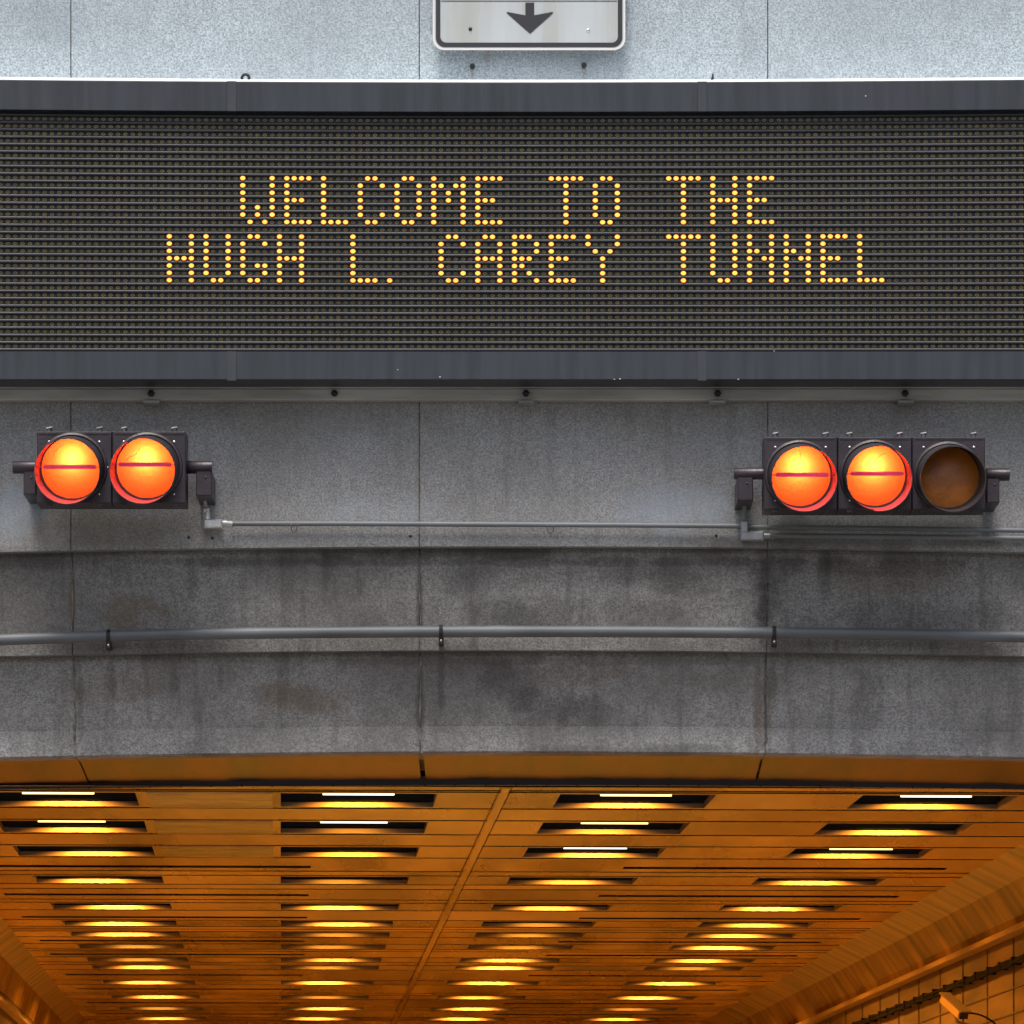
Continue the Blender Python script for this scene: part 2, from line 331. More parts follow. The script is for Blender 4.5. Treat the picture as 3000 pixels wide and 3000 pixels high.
# soffit behind the lintel
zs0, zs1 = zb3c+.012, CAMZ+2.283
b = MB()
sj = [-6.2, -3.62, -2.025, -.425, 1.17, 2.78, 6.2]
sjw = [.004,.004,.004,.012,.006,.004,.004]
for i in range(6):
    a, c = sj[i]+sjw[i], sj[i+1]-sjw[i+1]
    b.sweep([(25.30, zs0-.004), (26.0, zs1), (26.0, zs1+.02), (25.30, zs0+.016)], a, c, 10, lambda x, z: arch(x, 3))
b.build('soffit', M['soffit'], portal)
b = MB(); b.sweep([(25.245, zs0+.03), (26.05, zs1+.05), (26.05, zs1+.06), (25.245, zs0+.05)], -6.2, 6.2, 16, lambda x, z: arch(x, 3)); b.build('soffit_backing', M['blackiron'], portal)
b = MB(); b.sweep([(25.99, CAMZ+2.256), (25.985, CAMZ+2.285), (26.03, CAMZ+2.29), (26.03, CAMZ+2.256)], -6.2, 6.2, 24, lambda x, z: arch(x, 3)*.7)
x = -2.9
while x < 3: b.dome(x, 25.99, CAMZ+2.257+arch(x,3)*.7, .006, .006, 8); x += .146
b.build('drip_edge', M['blackiron'], portal)

# ------------------------------------------------------------------ tunnel: built in its own frame (u across, v along), turned 2.4 degrees
TA = math.atan(.0425); ca, sa = math.cos(TA), math.sin(TA)
tun = thing('tunnel', 'amber lit tunnel interior with panelled ceiling and enamelled side walls behind the portal', 'tunnel')
tun.rotation_euler = (0, 0, TA)
HC = CAMZ+2.25
U0, U1 = -1.86, 4.04
V0, V1 = 26.02, 78
cols = [-1.09, .378, 1.74, 3.22]
rows = [(26.80,.80), (28.50,.76), (30.22,.72), (32.50,.60), (34.98,.58), (36.75,.56), (38.0,.5), (39.5,.5), (41.25,.5), (42.35,.5), (44.7,.55), (47.2,.55), (49.4,.5), (51.5,.55), (53.9,.55), (56.5,.55)]
OW = .385
holes = [(c-OW, c+OW, v-d_/2, v+d_/2) for v, d_ in rows for c in cols]
slots = [31.4, 33.85, 36.1, 38.8, 40.55, 43.5, 45.8, 48.3, 50.5]
for v in slots:
    holes += [(-1.72, .17, v-.09, v+.09), (1.98, 3.86, v-.09, v+.09)]
lines = [26.22]
for v, d_ in rows: lines += [v-d_/2-.09, v+d_/2+.09]
lines += [31.75, 33.3, 34.3, 37.4, 40.1, 46.5, 55.0, 58, 59.5, 61]
for v in lines: holes.append((U0, U1, v-.034, v+.034))
holes.append((U0, 1.045, 27.9, 27.9)) 
us = sorted(set([U0, U1, 1.050, 1.055, 1.105, 1.110]+[x for h in holes for x in h[:2]]))
vv = sorted(set([V0, V1]+[x for h in holes for x in h[2:]]+[63+3*k for k in range(5)]))
b = MB(); prnd = random.Random(9); cm = 1
for i in range(len(vv)-1):
    va, vb = vv[i], vv[i+1]; vm = (va+vb)/2
    if vb-va < 1e-5 or vm < V0: continue
    if any(h[0] == U0 and h[1] == U1 and h[2] <= va+1e-6 and vb-1e-6 <= h[3] for h in holes):
        cm = prnd.choice((0,1,0,2) if vm > 31 else (1,0,1)); continue
    for j in range(len(us)-1):
        ua, ub = us[j], us[j+1]; um = (ua+ub)/2
        if ub-ua < 1e-5: continue
        if any(h[0] < um < h[1] and h[2] < vm < h[3] for h in holes): continue
        if 1.050 < um < 1.055 or 1.105 < um < 1.110: continue
        b.add([(ua,va,HC),(ub,va,HC),(ub,vb,HC),(ua,vb,HC)], [(0,1,2,3)], cm)
b.build('ceiling', [M['ceil'], M['ceil2'], M['ceil3']], tun)
b = MB()
for v, d_ in rows[:3]:
    b = MB(); b.box(-.655, -.045, v-d_/2-.02, v+d_/2+.02, HC-.006, HC-.001); b.build('ceiling_plate', M['ceilplate'], tun)
b = MB(); b.box(1.062, 1.098, V0+.02, 62, HC-.005, HC-.001); b.build('ceiling_seam_strip', M['ceil'], tun)
b = MB(); b.box(-7, 8, 26.35, V1, HC+.42, HC+1.2); b.box(-6.5, 7.2, 26.12, 26.34, HC+.06, HC+1.2); b.build('roof_slab', M['void'], tun)
# side walls: cove, trim ledge, wall
def strip(name, m, pts, par=tun, v0=V0, v1=V1, thick=.05, sgn=1):
    b = MB(); n = len(pts); vs = []
    for v in (v0, v1): vs += [(u, v, z) for u, z in pts]+[(u+thick*sgn, v, z+.001) for u, z in reversed(pts)]
    k = 2*n
    b.add(vs, [tuple(range(k)), tuple(range(2*k-1, k-1, -1))]+[(q, (q+1)%k, k+(q+1)%k, k+q) for q in range(k)])
    return b.build(name, m, par)
H = lambda h: CAMZ+h
strip('cove', M['covem'], [(U1, HC), (4.22, H(2.16)), (4.33, H(2.0)), (4.35, H(1.94))])
strip('side_wall', M['tile'], [(4.355, H(1.935)), (4.36, .0)])
strip('cove', M['covem'], [(U0, HC), (-2.0, H(2.15)), (-2.06, H(1.95))], sgn=-1)
strip('side_wall', M['tile'], [(-2.065, H(1.945)), (-2.07, 0)], sgn=-1)
b = MB(); b.box(4.27, 4.352, V0, V1, H(1.895), H(1.93)); b.build('trim_ledge', M['trim'], tun, .004)
b = MB(); b.box(-2.06, -1.99, V0, V1, H(1.82), H(1.85)); b.build('trim_ledge', M['trim'], tun, .004)
# tile joints on the right wall as raised thin battens
b = MB()
for k in range(1, 9): b.box(4.348, 4.356, V0, 62, H(1.895-.15*k)-.004, H(1.895-.15*k)+.004)
for k in range(30): b.box(4.347, 4.356, V0+.1+1.2*k, V0+.112+1.2*k, H(.6), H(1.89))
b.build('wall_joint', M['wjoint'], tun)
b = MB(); b.box(-8, -2.07-.05, V0+.3, V1, 0, HC+1.2); b.box(4.42, 9, V0+.3, V1, 0, HC+1.2); b.box(-8, 9, V1+.01, V1+.5, 0, HC+1.2); b.build('tunnel_shell', M['void'], tun)
b = MB(); b.add([(-2.6,24.6,.012),(4.9,24.6,.012),(4.9,V1,.012),(-2.6,V1,.012)], [(0,1,2,3)])
o = b.build('tunnel_road', M['road_in']); o.rotation_euler = (0,0,TA); tag(o, 'worn grey road surface inside the tunnel', None, kind='structure')

# cable run with clamps along the right wall, and the camera
cab = thing('cable_run', 'black cable bundle with clamps running along the right tunnel wall', 'cable'); cab.rotation_euler = (0,0,TA)
rnd = random.Random(4)
b = MB(); zc = H(1.735)
for q in range(3):
    pts = [(4.31+rnd.uniform(-.006,.006), V0+.1+.35*k, zc+(q-1)*.012+rnd.uniform(-.006,.006)) for k in range(100)]
    b.tube(pts, .010, 6)
b.build('cable', M['cable'], cab)
b = MB()
for k in range(46):
    v = 26.3+.55*k+rnd.uniform(-.05,.05); b = MB(); b.box(4.295, 4.35, v, v+.06, zc-.02, zc+.028, bev=.008); b.build('clamp', M['cable'], cab)
cc = thing('security_camera', 'small boxy security camera on an arm below the cable run on the right tunnel wall', 'security camera')
CD = 33.0
p0, p1 = W_(2768, 2926, CD+.25), W_(2822, 2974, CD)
ax = (p1-p0).normalized(); up = Vector((0,0,1)); sd = ax.cross(up).normalized(); up2 = sd.cross(ax).normalized()
def obox(b, a, c, wx, wz):
    vs = [p+sd*sx*wx+up2*sz*wz for p in (a, c) for sx, sz in ((-1,-1),(1,-1),(1,1),(-1,1))]
    b.add(vs, [(0,1,2,3),(7,6,5,4),(0,4,5,1),(1,5,6,2),(2,6,7,3),(3,7,4,0)])
b = MB(); obox(b, p0, p1, .032, .026); b.build('camera_body', M['trim'], cc, .003)
b = MB(); obox(b, p0-ax*.02+up2*.031, p1+ax*.035+up2*.031, .037, .004); b.build('sun_shield', M['rim'], cc)
b = MB(); obox(b, p1, p1+ax*.012, .028, .022); b.build('lens_hood', M['dark'], cc)
mid = (p0+p1)/2
wallu = Vector((4.35*ca-CD*sa, CD+4.35*sa, 0))
b = MB(); q0 = p0+Vector((.0,.0,-.03)); b.tube([mid-up2*.02, mid+Vector((.02,.01,-.09)), Vector((wallu.x-.01, mid.y+.25, mid.z-.14))], .010, 8); b.build('mounting_arm', M['brown'], cc)
b = MB(); b.tube([W_(2835+t*90, 2968+ (t**2.2)*40, CD+.1) for t in [0,.15,.3,.45,.6,.75,.9,1.05,1.2]], .006, 6); b.build('lead', M['cable'], cc)

# ceiling lights
ordn = ['first','second','third','fourth','fifth','sixth','seventh','eighth','ninth','tenth','eleventh','twelfth','thirteenth','fourteenth','fifteenth','sixteenth']
coln = ['far left column','second column from the left','third column from the left','right hand column']
meshes = {}
def shared(key, fn, m):
    if key not in meshes:
        b = MB(); fn(b); o = b.build(key, m); meshes[key] = o.data; bpy.data.objects.remove(o)
    return meshes[key]
visible_tube = {(0,0):1,(0,1):1,(0,2):1,(0,3):1,(1,0):1,(1,1):1,(1,2):1,(2,2):1,(2,3):1}
rnd = random.Random(11)
for ri, (v, d_) in enumerate(rows):
    for ci, u in enumerate(cols):
        vt = visible_tube.get((ri, ci), 0)
        t = thing('ceiling_light', f'recessed amber tunnel ceiling light, {ordn[ri]} row behind the portal, {coln[ci]}', 'ceiling light', 'recessed lights in the tunnel ceiling')
        t.rotation_euler = (0,0,TA); t.location = (u*ca-v*sa, u*sa+v*ca, HC)
        hd = d_/2
        def rim(b):
            th = .004; hh = .032
            b.box(-OW, OW, hd-th, hd, 0, .024); b.box(-OW, OW, -hd, -hd+th, 0, hh)
            b.box(-OW, -OW+th, -hd+th, hd-th, 0, hh); b.box(OW-th, OW, -hd+th, hd-th, 0, hh)
        def box(b):
            o_ = .012; z0, z1 = .033, .26; x, y = OW+o_, hd+o_
            vs = [(-x,-y,z0),(x,-y,z0),(x,y,z0),(-x,y,z0),(-x,-y,z1),(x,-y,z1),(x,y,z1),(-x,y,z1)]
            b.add(vs, [(4,5,6,7),(0,1,5,4),(1,2,6,5),(2,3,7,6),(3,0,4,7)])
        hz = .021 if vt else .10
        ty = -hd+.20
        def br(b): b.box(-.27, .27, ty-.03, ty+.035, hz+.013, hz+.05)
        def tb(b): b.tube([(-.175, ty, hz), (.175, ty, hz)], .0125, 10)
        for nm, fn, m in (('rim', rim, M['rim']), ('lamp_box', box, M['fixbox']), ('lamp_bracket', br, M['brown']), ('lamp_tube', tb, M['tube'])):
            o = bpy.data.objects.new(nm, shared(f'{nm}_{d_}_{vt}', fn, m)); C.objects.link(o); o.parent = t
        la = bpy.data.lights.new('lamp', 'AREA'); la.shape = 'RECTANGLE'; la.size = .27; la.size_y = .05; la.color = SOD
        la.spread = R(156); la.energy = 35*rnd.choice((.15,.5,.8,1,1.2,1.35))*(1.0 if ri < 3 else 1.25)
        lo = bpy.data.objects.new('lamp', la); C.objects.link(lo); lo.parent = t
        lo.location = (rnd.uniform(-.04,.04), hd-.15, .070)

# ------------------------------------------------------------------ LED message sign
DS = 24.72; ZB = Z_(1113, DS); ZTOP = Z_(241, DS)
SX0, SX1 = -5.1, 5.3
def sagf(x, z):
    t = max(0, min(1.2, (z-ZB)/(ZTOP-ZB))); return .0022*min(abs(x),4)**2*t
sign = thing('message_sign', 'long dark electronic message sign with amber dot letters above the signals', 'message sign')
b = MB(); z0, z1 = Z_(327, DS), Z_(241, DS)
b.sweep([(DS, z0), (DS, z1-.004), (DS+.004, z1), (25.0-.002, z1), (24.999, z0), ], SX0, SX1, 30, sagf); b.build('top_bezel', M['bezel'], sign)
b = MB(); z0b, z1b = Z_(1113, DS), Z_(1030, DS)
b.sweep([(DS+.004, z0b), (DS, z0b+.004), (DS, z1b), (24.999, z1b), (24.999, z0b)], SX0, SX1, 30, sagf); b.build('bottom_bezel', M['bezel_low'], sign)
b = MB()
for pa, pb in ((666,692), (2044,2070)):
    for za, zb_ in ((z0-.001, z1+.001), (z0b-.003, z1b+.001)):
        b = MB(); b.sweep([(DS-.0035, za), (DS-.0035, zb_), (DS+.002, zb_), (DS+.002, za)], X_(pa,DS), X_(pb,DS), 1, sagf); b.build('bezel_joint', M['seamplate'], sign)
b = MB()
for px in (664.0, 2042.0):
    b.sweep([(DS-.001, z0), (DS-.001, z1), (DS+.002, z1), (DS+.002, z0)], X_(px,DS), X_(px+2,DS), 1, sagf)
b.build('bezel_gap', M['dark'], sign)
b = MB(); b.sweep([(DS+.003, z1+.0005), (DS+.042, z1+.021), (24.998, z1+.024), (24.998, z1+.0005)], SX0, SX1, 30, sagf); b.build('flashing', M['flash'], sign)
DP = DS+.055                                                            # face plate
b = MB(); b.sweep([(DP, z1b-.002), (DP, z0+.002), (24.99, z0+.002), (24.99, z1b-.002)], SX0+.02, SX1-.02, 30, sagf); b.build('face_panel', M['ledplate'], sign)
PX, PY, X0C, Y0R = 21.55, 21.37, 494.5, 346.0
sc = DS/F
def rowz(i): return Z_(Y0R+i*PY, DS)
b = MB()
for i in range(33):
    zc_ = rowz(i)+(7.4*sc)
    if i == 32: zc_ = rowz(i)+8.0*sc
    if zc_+6*sc > z0: continue
    b.sweep([(DP-.015, zc_+.001), (DP-.015, zc_+3.2*sc), (DP-.013, zc_+5*sc), (DP-.001, zc_+6*sc), (DP-.001, zc_+.001)], SX0+.03, SX1-.03, 30, sagf)
b.build('louvre', M['slat'], sign)
b = MB()
for i in range(33):
    zc_ = rowz(i)+(7.4*sc)
    if i == 32: zc_ = rowz(i)+8.0*sc
    if zc_+6*sc > z0: continue
    b.sweep([(DP-.013, zc_-1.6*sc), (DP-.013, zc_+.0008), (DP-.001, zc_+.0008), (DP-.001, zc_-1.6*sc)], SX0+.03, SX1-.03, 30, sagf)
b.build('louvre_shade_strip', M['dark'], sign)  # black strips standing in for the shade under each louvre
F57 = {
 'W': ['1...1','1...1','1...1','1...1','1.1.1','1.1.1','.1.1.'], 'E': ['1111','1...','1...','111.','1...','1...','1111'],
 'L': ['1...']*6+['1111'], 'C': ['.11.','1..1','1...','1...','1...','1..1','.11.'], 'O': ['.11.']+['1..1']*5+['.11.'],
 'M': ['1...1','11.11','1.1.1','1.1.1','1...1','1...1','1...1'], 'T': ['11111']+['..1..']*6, 'H': ['1..1']*3+['1111']+['1..1']*3,
 'U': ['1..1']*6+['.11.'], 'G': ['.11.','1..1','1...','1...','1.11','1..1','.11.'], '.': ['.']*6+['1'],
 'A': ['.11.','1..1','1..1','1111','1..1','1..1','1..1'], 'R': ['111.','1..1','1..1','111.','11..','1.1.','1..1'],
 'Y': ['1...1','1...1','.1.1.']+['..1..']*4, 'N': ['1..1','1..1','11.1','1.11','1..1','1..1','1..1']}
text = [(8, [('W',10),('E',16),('L',21),('C',26),('O',31),('M',36),('E',42),('T',52),('O',58),('T',68),('H',74),('E',79)]),
        (16, [('H',0),('U',5),('G',10),('H',15),('L',25),('.',30),('C',37),('A',42),('R',47),('E',52),('Y',57),('T',68),('U',74),('N',79),('N',84),('E',89),('L',94)])]
lit = set()
DL = DP-.006
def dotpos(c, r):
    x = X_(X0C+c*PX, DS); z = rowz(r); return x, z+sagf(x, z)
for r0, chars in text:
    for ch, c0 in chars:
        b = MB()
        for r, line in enumerate(F57[ch]):
            for c, q in enumerate(line):
                if q != '1': continue
                lit.add((c0+c, r0+r)); x, z = dotpos(c0+c, r0+r)
                z -= .0022; b.disc(x, DL-.010, z, .0126, .0106, 14, 1); b.disc(x, DL-.012, z, .0106, .0087, 14, 0)
        b.build('letter' if ch != '.' else 'full_stop', [M['led'], M['led_edge']], sign)
b = MB()
rnd = random.Random(3)
for r in range(32):
    for c in range(-170, 210):
        if (c, r) in lit: continue
        x, z = dotpos(c, r)
        if not (SX0+.05 < x < SX1-.05): continue
        z -= .0022; b.disc(x, DL, z, .0105, .0078, 10, 0); b.disc(x, DL-.001, z, .0056, .0036, 6, 1)
o = b.build('unlit_lamp', [M['unlit'], M['unlit_core']], sign); o['kind'] = 'stuff'
# lifting eyes
ez = z1+.012
for px, side in ((718, 0), (2090, 1)):
    b = MB(); x = X_(px, DS); zz = Z_(223, DS)+ .0; r = .0165
    if side == 0: pts = [(x+r*math.cos(a), DS+.04, zz+r*math.sin(a)) for a in [2*math.pi*k/20 for k in range(21)]]
    else: pts = [(x-.003+.004*math.sin(a*1.3), DS+.05+r*math.sin(a), zz+.002+r*math.cos(a)) for a in [2*math.pi*k/20 for k in range(21)]]
    b.tube(pts, .0072 if side == 0 else .0035, 8, caps=False); b.tube([(x, DS+.04, zz-r-.02), (x, DS+.04, zz-r+.002)], .006, 8)
    b.build('lifting_eye', M['bezel'] if side == 0 else M['dark'], sign)
# chips
b = MB()
for px, py in ((1289,1106), (1800,1113), (1816,1112), (2268,1030), (2536,283), (2163,1113), (1165,1085)):
    x, z = X_(px,DS), Z_(py,DS)
    b.disc(x, DS-.0012, z+.003, .0045*random.uniform(.6,1.3), .002, 6)
b.build('paint_chip', M['flash'], sign)
# mounting rail
rail = MB(); DR = 24.94
rail.box(SX0, SX1, DR, 24.999, Z_(1172,DR), Z_(1139,DR), bev=.004)
rail.box(SX0, SX1, DR-.02, 24.999, Z_(1139,DR)+.001, Z_(1134,DR))
rl = rail.build('mounting_rail', M['rail'], sign)
for px in (-110, 443, 980, 1541, 2102, 2651, 3200):
    b = MB(); x, z = X_(px,DR), Z_(1153,DR); b.tube([(x, DR-.001, z), (x, DR-.018, z)], .0165, 6); b.dome(x, DR-.018, z, .011, .006); b.build('bolt', M['dark'], rl)
for px in (443, 1541, 2102, 2655):
    b = MB(); b.pbox(px-24, 1173, px+24, 1179, 24.9, 24.999); b.build('tab', M['tab'], rl)

# ------------------------------------------------------------------ arrow sign above
DA = 24.93; s_ = DA/F
arr = thing('arrow_sign', 'white metal road sign with black border and black down arrow above the message sign', 'road sign')
def rrect(cx, zc_, hw, hh, r, n=8):
    pts = []
    for sx, sz, a0 in ((1,1,0), (-1,1,90), (-1,-1,180), (1,-1,270)):
        for k in range(n+1):
            a = R(a0+90*k/n); pts.append((cx+sx*(hw-r)+r*math.cos(a), zc_+sz*(hh-r)+r*math.sin(a)))
    return pts
cx = X_(1550, DA); zb = Z_(147, DA); hh = .48; hw = 282*s_
def plate(b, pts, y0, y1, m=0):
    n = len(pts); vs = [(x, y0, z) for x, z in pts]+[(x, y1, z) for x, z in pts]
    b.add(vs, [tuple(range(n)), tuple(range(2*n-1, n-1, -1))]+[(i, (i+1)%n, n+(i+1)%n, n+i) for i in range(n)], m)
def ring(b, pa, pb_, y0, m=0):
    n = len(pa); vs = [(x, y0, z) for x, z in pa]+[(x, y0, z) for x, z in pb_]
    b.add(vs, [(i, (i+1)%n, n+(i+1)%n, n+i) for i in range(n)], m)
b = MB(); plate(b, rrect(cx, zb+hh, hw, hh, 34*s_), DA, DA+.004); b.build('sign_plate', M['signwhite'], arr)
b = MB(); ring(b, rrect(cx, zb+hh, hw, hh, 34*s_), rrect(cx, zb+hh, hw-6*s_, hh-6*s_, 30*s_), DA-.002); b.build('sign_rim', M['aluedge'], arr)
b = MB(); ring(b, rrect(cx, zb+hh, hw-9*s_, hh-9*s_, 27*s_), rrect(cx, zb+hh, hw-22*s_, hh-22*s_, 18*s_), DA-.0015); b.build('border', M['signblack'], arr)
ap = [(1539,8),(1565,8),(1565,45),(1618,35),(1621,38),(1553,99),(1484,38),(1486,35),(1539,45)]
b = MB(); pts = [(X_(x,DA), Z_(y,DA)) for x, y in ap]
vs = [(x, DA-.0018, z) for x, z in pts]; b.add(vs, [(0,8,2,1)[::-1], (8,7,6,5), (2,8,5), (2,5,4,3)]); b.build('arrow', M['signblack'], arr)
b = MB(); b.box(cx-hw+24*s_, cx+hw-24*s_, DA-.0016, DA-.0005, Z_(4,DA), Z_(2,DA)); b.build('divider_line', M['signblack'], arr)
for px, py, m in ((1378,85,'dark'), (1723,88,'screw')):
    b = MB(); b.dome(X_(px,DA), DA, Z_(py,DA), .009, .006); b.build('sign_bolt', M[m], arr)
b = MB(); b.box(cx-.3, cx-.25, DA+.004, 25, zb+.05, zb+.9); b.box(cx+.25, cx+.3, DA+.004, 25, zb+.05, zb+.9); b.build('sign_bracket', M['galv'], arr)
for px, py, lab in ((1384,196,'left'), (1711,193,'right')):
    b = MB(); x, z = X_(px,24.99), Z_(py,24.99); b.tube([(x,25.0,z),(x,24.965,z)], .012, 6); b.dome(x, 24.965, z, .008, .008)
    tag(b.build('anchor_bolt', M['dark']), f'black anchor bolt stub in the concrete under the arrow sign, {lab} of the two', 'bolt', 'anchor bolts under the arrow sign')

# ------------------------------------------------------------------ traffic signals
DF = 24.62; sf = DF/F
def signal(label, secs, yt, yb, side, stubs, dark_idx=(), cut=None, label_extra=None):
    t = thing('traffic_signal', label, 'traffic signal', 'lane signals under the message sign')
    zt, zb_ = Z_(yt, DF), Z_(yb, DF); zc_ = (zt+zb_)/2
    for i, (xa, xb, lx, ly, bar_y) in enumerate(secs):
        x0, x1 = X_(xa, DF)+.0015, X_(xb, DF)-.0015; cxs = (x0+x1)/2
        lxx, lzz = X_(lx, DF), Z_(ly, DF); rl_ = .141
        # housing: door with round hole + closed box behind
        b = MB(); n = 40; circ = []; sq = []
        hw_, hh_ = (x1-x0)/2-.004, (zt-zb_)/2-.004
        for k in range(n):
            a = 2*math.pi*(k+.5)/n; ca_, sa_ = math.cos(a), math.sin(a)
            circ.append((lxx+rl_*ca_, lzz+rl_*sa_)); q = 1/max(abs(ca_)/hw_, abs(sa_)/hh_); sq.append((cxs+q*ca_, zc_+q*sa_))
        vs = [(x, DF, z) for x, z in circ]+[(x, DF, z) for x, z in sq]
        b.add(vs, [(k, (k+1)%n, n+(k+1)%n, n+k) for k in range(n)])
        B = DF+.20
        o4 = [(x0,z) for z in ()]
        vs = [(x0,DF+.004,zb_),(x1,DF+.004,zb_),(x1,DF+.004,zt),(x0,DF+.004,zt),(x0,B,zb_),(x1,B,zb_),(x1,B,zt),(x0,B,zt),
              (x0+.004,DF,zb_+.004),(x1-.004,DF,zb_+.004),(x1-.004,DF,zt-.004),(x0+.004,DF,zt-.004)]
        b.add(vs, [(0,4,5,1),(1,5,6,2),(2,6,7,3),(3,7,4,0),(4,7,6,5),(8,0,1,9),(9,1,2,10),(10,2,3,11),(11,3,0,8)])
        # door corner fill where the ring of quads stops short of the corner
        for sx in (-1,1):
            for sz in (-1,1): b.add([(cxs+sx*hw_, DF+.0003, zc_+sz*hh_), (cxs+sx*(hw_-.06), DF+.0003, zc_+sz*hh_), (cxs+sx*hw_, DF+.0003, zc_+sz*(hh_-.06))], [(0,1,2)])
        # raised door frame lines
        for fz0, fz1 in ((zt-.012, zt-.008),): b.box(x0+.01, x1-.01, DF-.003, DF+.001, fz0, fz1)
        hs = b.build('housing', M['signal'], t)
        isd = i in dark_idx
        # lens dome
        b = MB(); vs = [(lxx, DF-.004, lzz)]; fs = []; K = 6; N = 40
        for k in range(1, K+1):
            rr = rl_*k/K*.995; y = DF-.004+.016*(k/K)**2
            vs += [(lxx+rr*math.cos(2*math.pi*j/N), y, lzz+rr*math.sin(2*math.pi*j/N)) for j in range(N)]
        fs += [(0, 1+j, 1+(j+1)%N) for j in range(N)]
        for k in range(K-1):
            fs += [(1+k*N+j, 1+(k+1)*N+j, 1+(k+1)*N+(j+1)%N, 1+k*N+(j+1)%N) for j in range(N)]
        b.add(vs, fs, 0, True)
        b.build('lens', M['lens_off'] if isd else M['lens'], hs)
        # visor: a sheet tube leaning down and outward
        Lv = .105; ox = side*.016; oz = -.032
        if isd: Lv = .16; ox = side*.010; oz = -.034
        b = MB(); N = 48; r0, r1 = rl_+.004, rl_+.0065; K = 4; rings = []
        for rad, order in ((r0, range(K+1)), (r1, reversed(range(K+1)))):
            for k in order:
                f = k/K; fl = 1+.01*f
                rings.append([(lxx+ox*f+rad*fl*math.cos(2*math.pi*j/N), DF+.008-(Lv+.008)*f, lzz+oz*f+rad*fl*math.sin(2*math.pi*j/N)) for j in range(N)])
        if cut == i:      # broken lower corner of the rim
            for rg in (rings[K], rings[K+1]):
                for j in range(N):
                    a = 360*j/N
                    if 222 < a < 256:
                        x, y, z = rg[j]; rg[j] = (x, DF+.008-(Lv*.35), z+.012)
        vs = [q for rg in rings for q in rg]
        for rr in range(2*(K+1)-1):
            mi = 1 if rr < K else 0
            b.add([vs[rr*N+j] for j in range(N)]+[vs[(rr+1)*N+j] for j in range(N)], [(j, (j+1)%N, N+(j+1)%N, N+j) for j in range(N)], mi if not isd else 0, True)
        b.build('visor', [M['visor'], M['visor_in']], hs)
        # collar ring round the visor root
        b = MB(); rg = []
        for (rad, yy) in ((r1+.0005, DF-.014), (r1+.010, DF-.010), (r1+.013, DF-.001)):
            rg.append([(lxx+rad*math.cos(2*math.pi*j/N), yy, lzz+rad*math.sin(2*math.pi*j/N)) for j in range(N)])
        for k in range(2): b.add(rg[k]+rg[k+1], [(j,(j+1)%N,N+(j+1)%N,N+j) for j in range(N)], 0, True)
        b.build('visor_flange', M['signal'], hs)
        if not isd:
            b = MB(); bz = Z_(bar_y, DF-.05); dx = side*.008
            b.box(lxx+dx-.118, lxx+dx+.118, DF-.05, DF-.042, bz-.0088, bz+.0088)
            b.tube([(lxx+dx-.145, DF-.047, bz), (lxx+dx+.145, DF-.047, bz)], .0022, 6)
            for k in range(14): b.box(lxx+dx-.112+k*.016, lxx+dx-.105+k*.016, DF-.048, DF-.044, bz+.0088, bz+.011)
            b.build('cross_bar', M['barred'], hs)
            rc = random.Random(i+int(lx)); b = MB(); x, z = lxx+(-.10 if side < 0 else -.02), lzz+.03
            a = 52
            pts = []
            for k in range(9):
                pts.append((x, DF-.010, z)); a += rc.uniform(-20,20); x += .013*math.cos(R(a)); z += .012*math.sin(R(a))
            b.tube(pts, .0011, 4); b.build('lens_crack', M['brown'], hs)
            pl = bpy.data.lights.new('lamp', 'POINT'); pl.energy = 2.7; pl.shadow_soft_size = .035; pl.color = (1, .95, .85)
            po = bpy.data.objects.new('lamp', pl); C.objects.link(po); po.parent = hs; po.location = (lxx+rc.uniform(-.01,.01), DF+.043, lzz+.040)
        # hinge bolts, screws, tabs
        for sx in (-1, 1):
            bx = cxs+sx*.114; M_h = M['hinge']
            b = MB(); b.tube([(bx, DF+.02, zt+.001), (bx, DF+.02, zt+.012)], .011, 8); b.tube([(bx-.012, DF+.018, zt+.014), (bx+.013, DF+.018, zt+.019)], .0085, 8); b.build('hinge_bolt', M_h, hs)
            b = MB(); b.box(bx-.014, bx+.014, DF+.005, DF+.03, zb_-.013, zb_-.0005); b.build('hinge_tab', M['signal'], hs)
            b = MB(); b.dome(bx, DF-.0005, zt-.047, .0065, .004, 8); b.dome(bx, DF-.0005, zb_+.04, .005, .003, 8); b.build('screw', M['screw'], hs)
        b = MB(); b.dome(x1-.018 if side < 0 else x0+.014, DF-.0005, lzz, .005, .003, 8); b.build('latch_screw', M['screw'], hs)
    for (xa, xb, ya, yb2, bxa, bxb, byb) in stubs:
        DP_ = DF+.09; z_ = Z_((ya+yb2)/2, DP_); r = (yb2-ya)/2*DP_/F
        b = MB(); x0, x1 = X_(xa, DP_), X_(xb, DP_)
        b.tube([(x0, DP_, z_), (x0+.002, DP_, z_), (x1, DP_, z_)], r, 20, rs=[r*.93, r, r]); b.build('bracket_arm', M['signal'], t)
        b = MB(); b.box(X_(bxa,DP_), X_(bxb,DP_), DP_-.02, 25.0, Z_(byb,DP_), z_-r*.6, bev=.004); b.dome((X_(bxa,DP_)+X_(bxb,DP_))/2+.008, DP_-.02, z_-r-.02, .006, .005, 8); b.build('bracket_block', M['signal'], t)
    return t
signal('two-lamp lane signal with both round lamps glowing red, left end of the wall', [(107,328,212,1370,1368),(328,545,432,1369,1361)], 1264, 1474, -1,
       [(38,108,1350,1388,70,106,1450), (545,621,1350,1388,575,621,1454)])
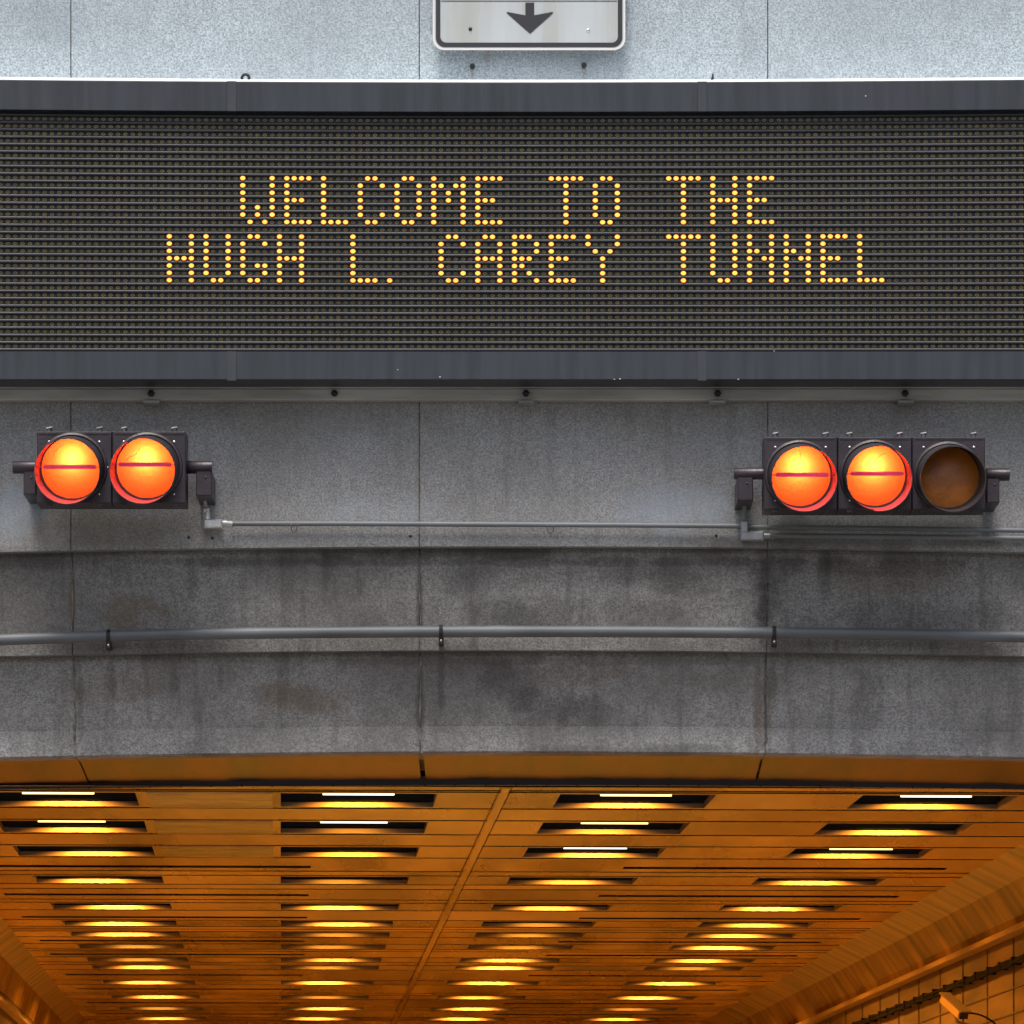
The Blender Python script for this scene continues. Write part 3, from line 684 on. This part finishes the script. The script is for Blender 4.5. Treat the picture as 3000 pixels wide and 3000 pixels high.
signal('three-lamp lane signal with two lamps glowing red and an unlit amber lamp', [(2237,2454,2343,1392,1391),(2454,2672,2562,1391,1388),(2672,2887,2778,1396,0)], 1280, 1492, 1,
       [(2150,2237,1370,1405,2160,2206,1468), (2887,2957,1372,1409,2890,2927,1474)], dark_idx=(2,), cut=1)

# ------------------------------------------------------------------ conduits
def pipe_px(b, pts, D, r, n=12): b.tube([W_(x, y, D) for x, y in pts], r, n)
DC = 24.965
cd = thing('conduit', 'thin galvanised conduit on the wall running from the left signal to the right signal', 'conduit')
b = MB(); pipe_px(b, [(672,1534),(1000,1534),(1400,1536),(1800,1538),(2172,1541)], DC, .0122); b.build('pipe', M['galv2'], cd)
b = MB(); b.tube([W_(596,1440,24.80), W_(600,1470,24.88), W_(605,1492,DC-.01)], .0085, 10); b.build('riser', M['galv'], cd)
b = MB(); b.tube([W_(595,1425,24.78), W_(596,1446,24.80)], .016, 10); b.tube([W_(604,1488,24.93), W_(605,1502,24.94)], .0145, 10); b.build('coupling', M['galvb'], cd)
b = MB(); b.tube([W_(606,1502,24.935), W_(606,1524,24.935)], .0155, 12); b.pbox(596,1520,650,1546,24.915,24.98, bev=.006); b.tube([W_(650,1533,24.945), W_(664,1533,24.95)], .0155, 12); b.tube([W_(664,1533,24.95), W_(680,1534,24.955)], .013, 8); b.build('elbow', M['galvb'], cd)
for px, py in ((862,1535), (1613,1537)):
    b = MB(); b.tube([W_(px-9, py+2, 24.95), W_(px-8, py+18, 24.985), W_(px, py+26, 24.99), W_(px+8, py+18, 24.985), W_(px+9, py+2, 24.95)], .0022, 6); b.build('clip', M['galv2'], cd)
cr = thing('conduit', 'conduit tee with a riser and two pipes running right below the three-lamp signal', 'conduit')
b = MB(); b.tube([W_(2181,1456,24.86), W_(2181,1530,24.95)], .0105, 12); b.build('riser', M['galv2'], cr)
b = MB(); b.tube([W_(2181,1444,24.84), W_(2181,1460,24.86)], .0185, 10); b.build('coupling', M['galv'], cr)
b = MB(); b.pbox(2171,1526,2192,1560,24.93,24.99, bev=.005); b.pbox(2171,1556,2238,1582,24.925,24.99, bev=.006); b.tube([W_(2236,1569,24.96), W_(2256,1569,24.96)], .013, 10); b.build('elbow', M['galv'], cr)
b = MB(); pipe_px(b, [(2192,1544),(2600,1548),(3000,1554),(3400,1561)], DC, .0115); b.build('pipe', M['galv2'], cr)
b = MB(); pipe_px(b, [(2250,1569),(2600,1572),(3000,1577),(3400,1584)], DC, .0115); b.build('pipe', M['galv2'], cr)

DLP = 25.015
def ly(px): return 1845+17*((px-1560)/1500.)**2+ (6 if px < 500 else 0)*((500-px)/500.)
lp = thing('pipe_run', 'thick grey pipe strapped along the concrete moulding below the signals', 'pipe')
xs = [-1800+200*k for k in range(34)]
b = MB(); b.tube([W_(x, ly(x)+5, DLP) for x in xs], .0265, 18); b.build('pipe', M['pipegrey'], lp)
for px in (-660, 318, 1292, 2268, 3240):
    y = ly(px)+5; b = MB(); p = W_(px, y, DLP)
    ringp = [(p.x+ .0, p.y+.0290*math.cos(a), p.z+.0290*math.sin(a)) for a in [2*math.pi*k/18 for k in range(19)]]
    for dx in (-.006, -.002, .002, .006): b.tube([(q[0]+dx, q[1], q[2]) for q in ringp], .003, 6, caps=False)
    b.box(p.x-.011, p.x+.011, DLP-.012, 25.09, p.z-.058, p.z-.024, bev=.004)
    b.tube([(p.x, DLP-.004, p.z+.028), (p.x, 25.1, p.z+.036)], .005, 6)
    st = b.build('strap', M['dark'], lp)
    b = MB(); b.dome(p.x, DLP-.012, p.z-.042, .006, .005, 8); b.build('strap_bolt', M['screw'], st)
for px in (1432,):
    b = MB(); b.tube([W_(px, ly(px)+5, DLP), W_(px+50, ly(px)+5, DLP)], .0278, 18); b.build('pipe_coupling', M['pipegrey'], lp)
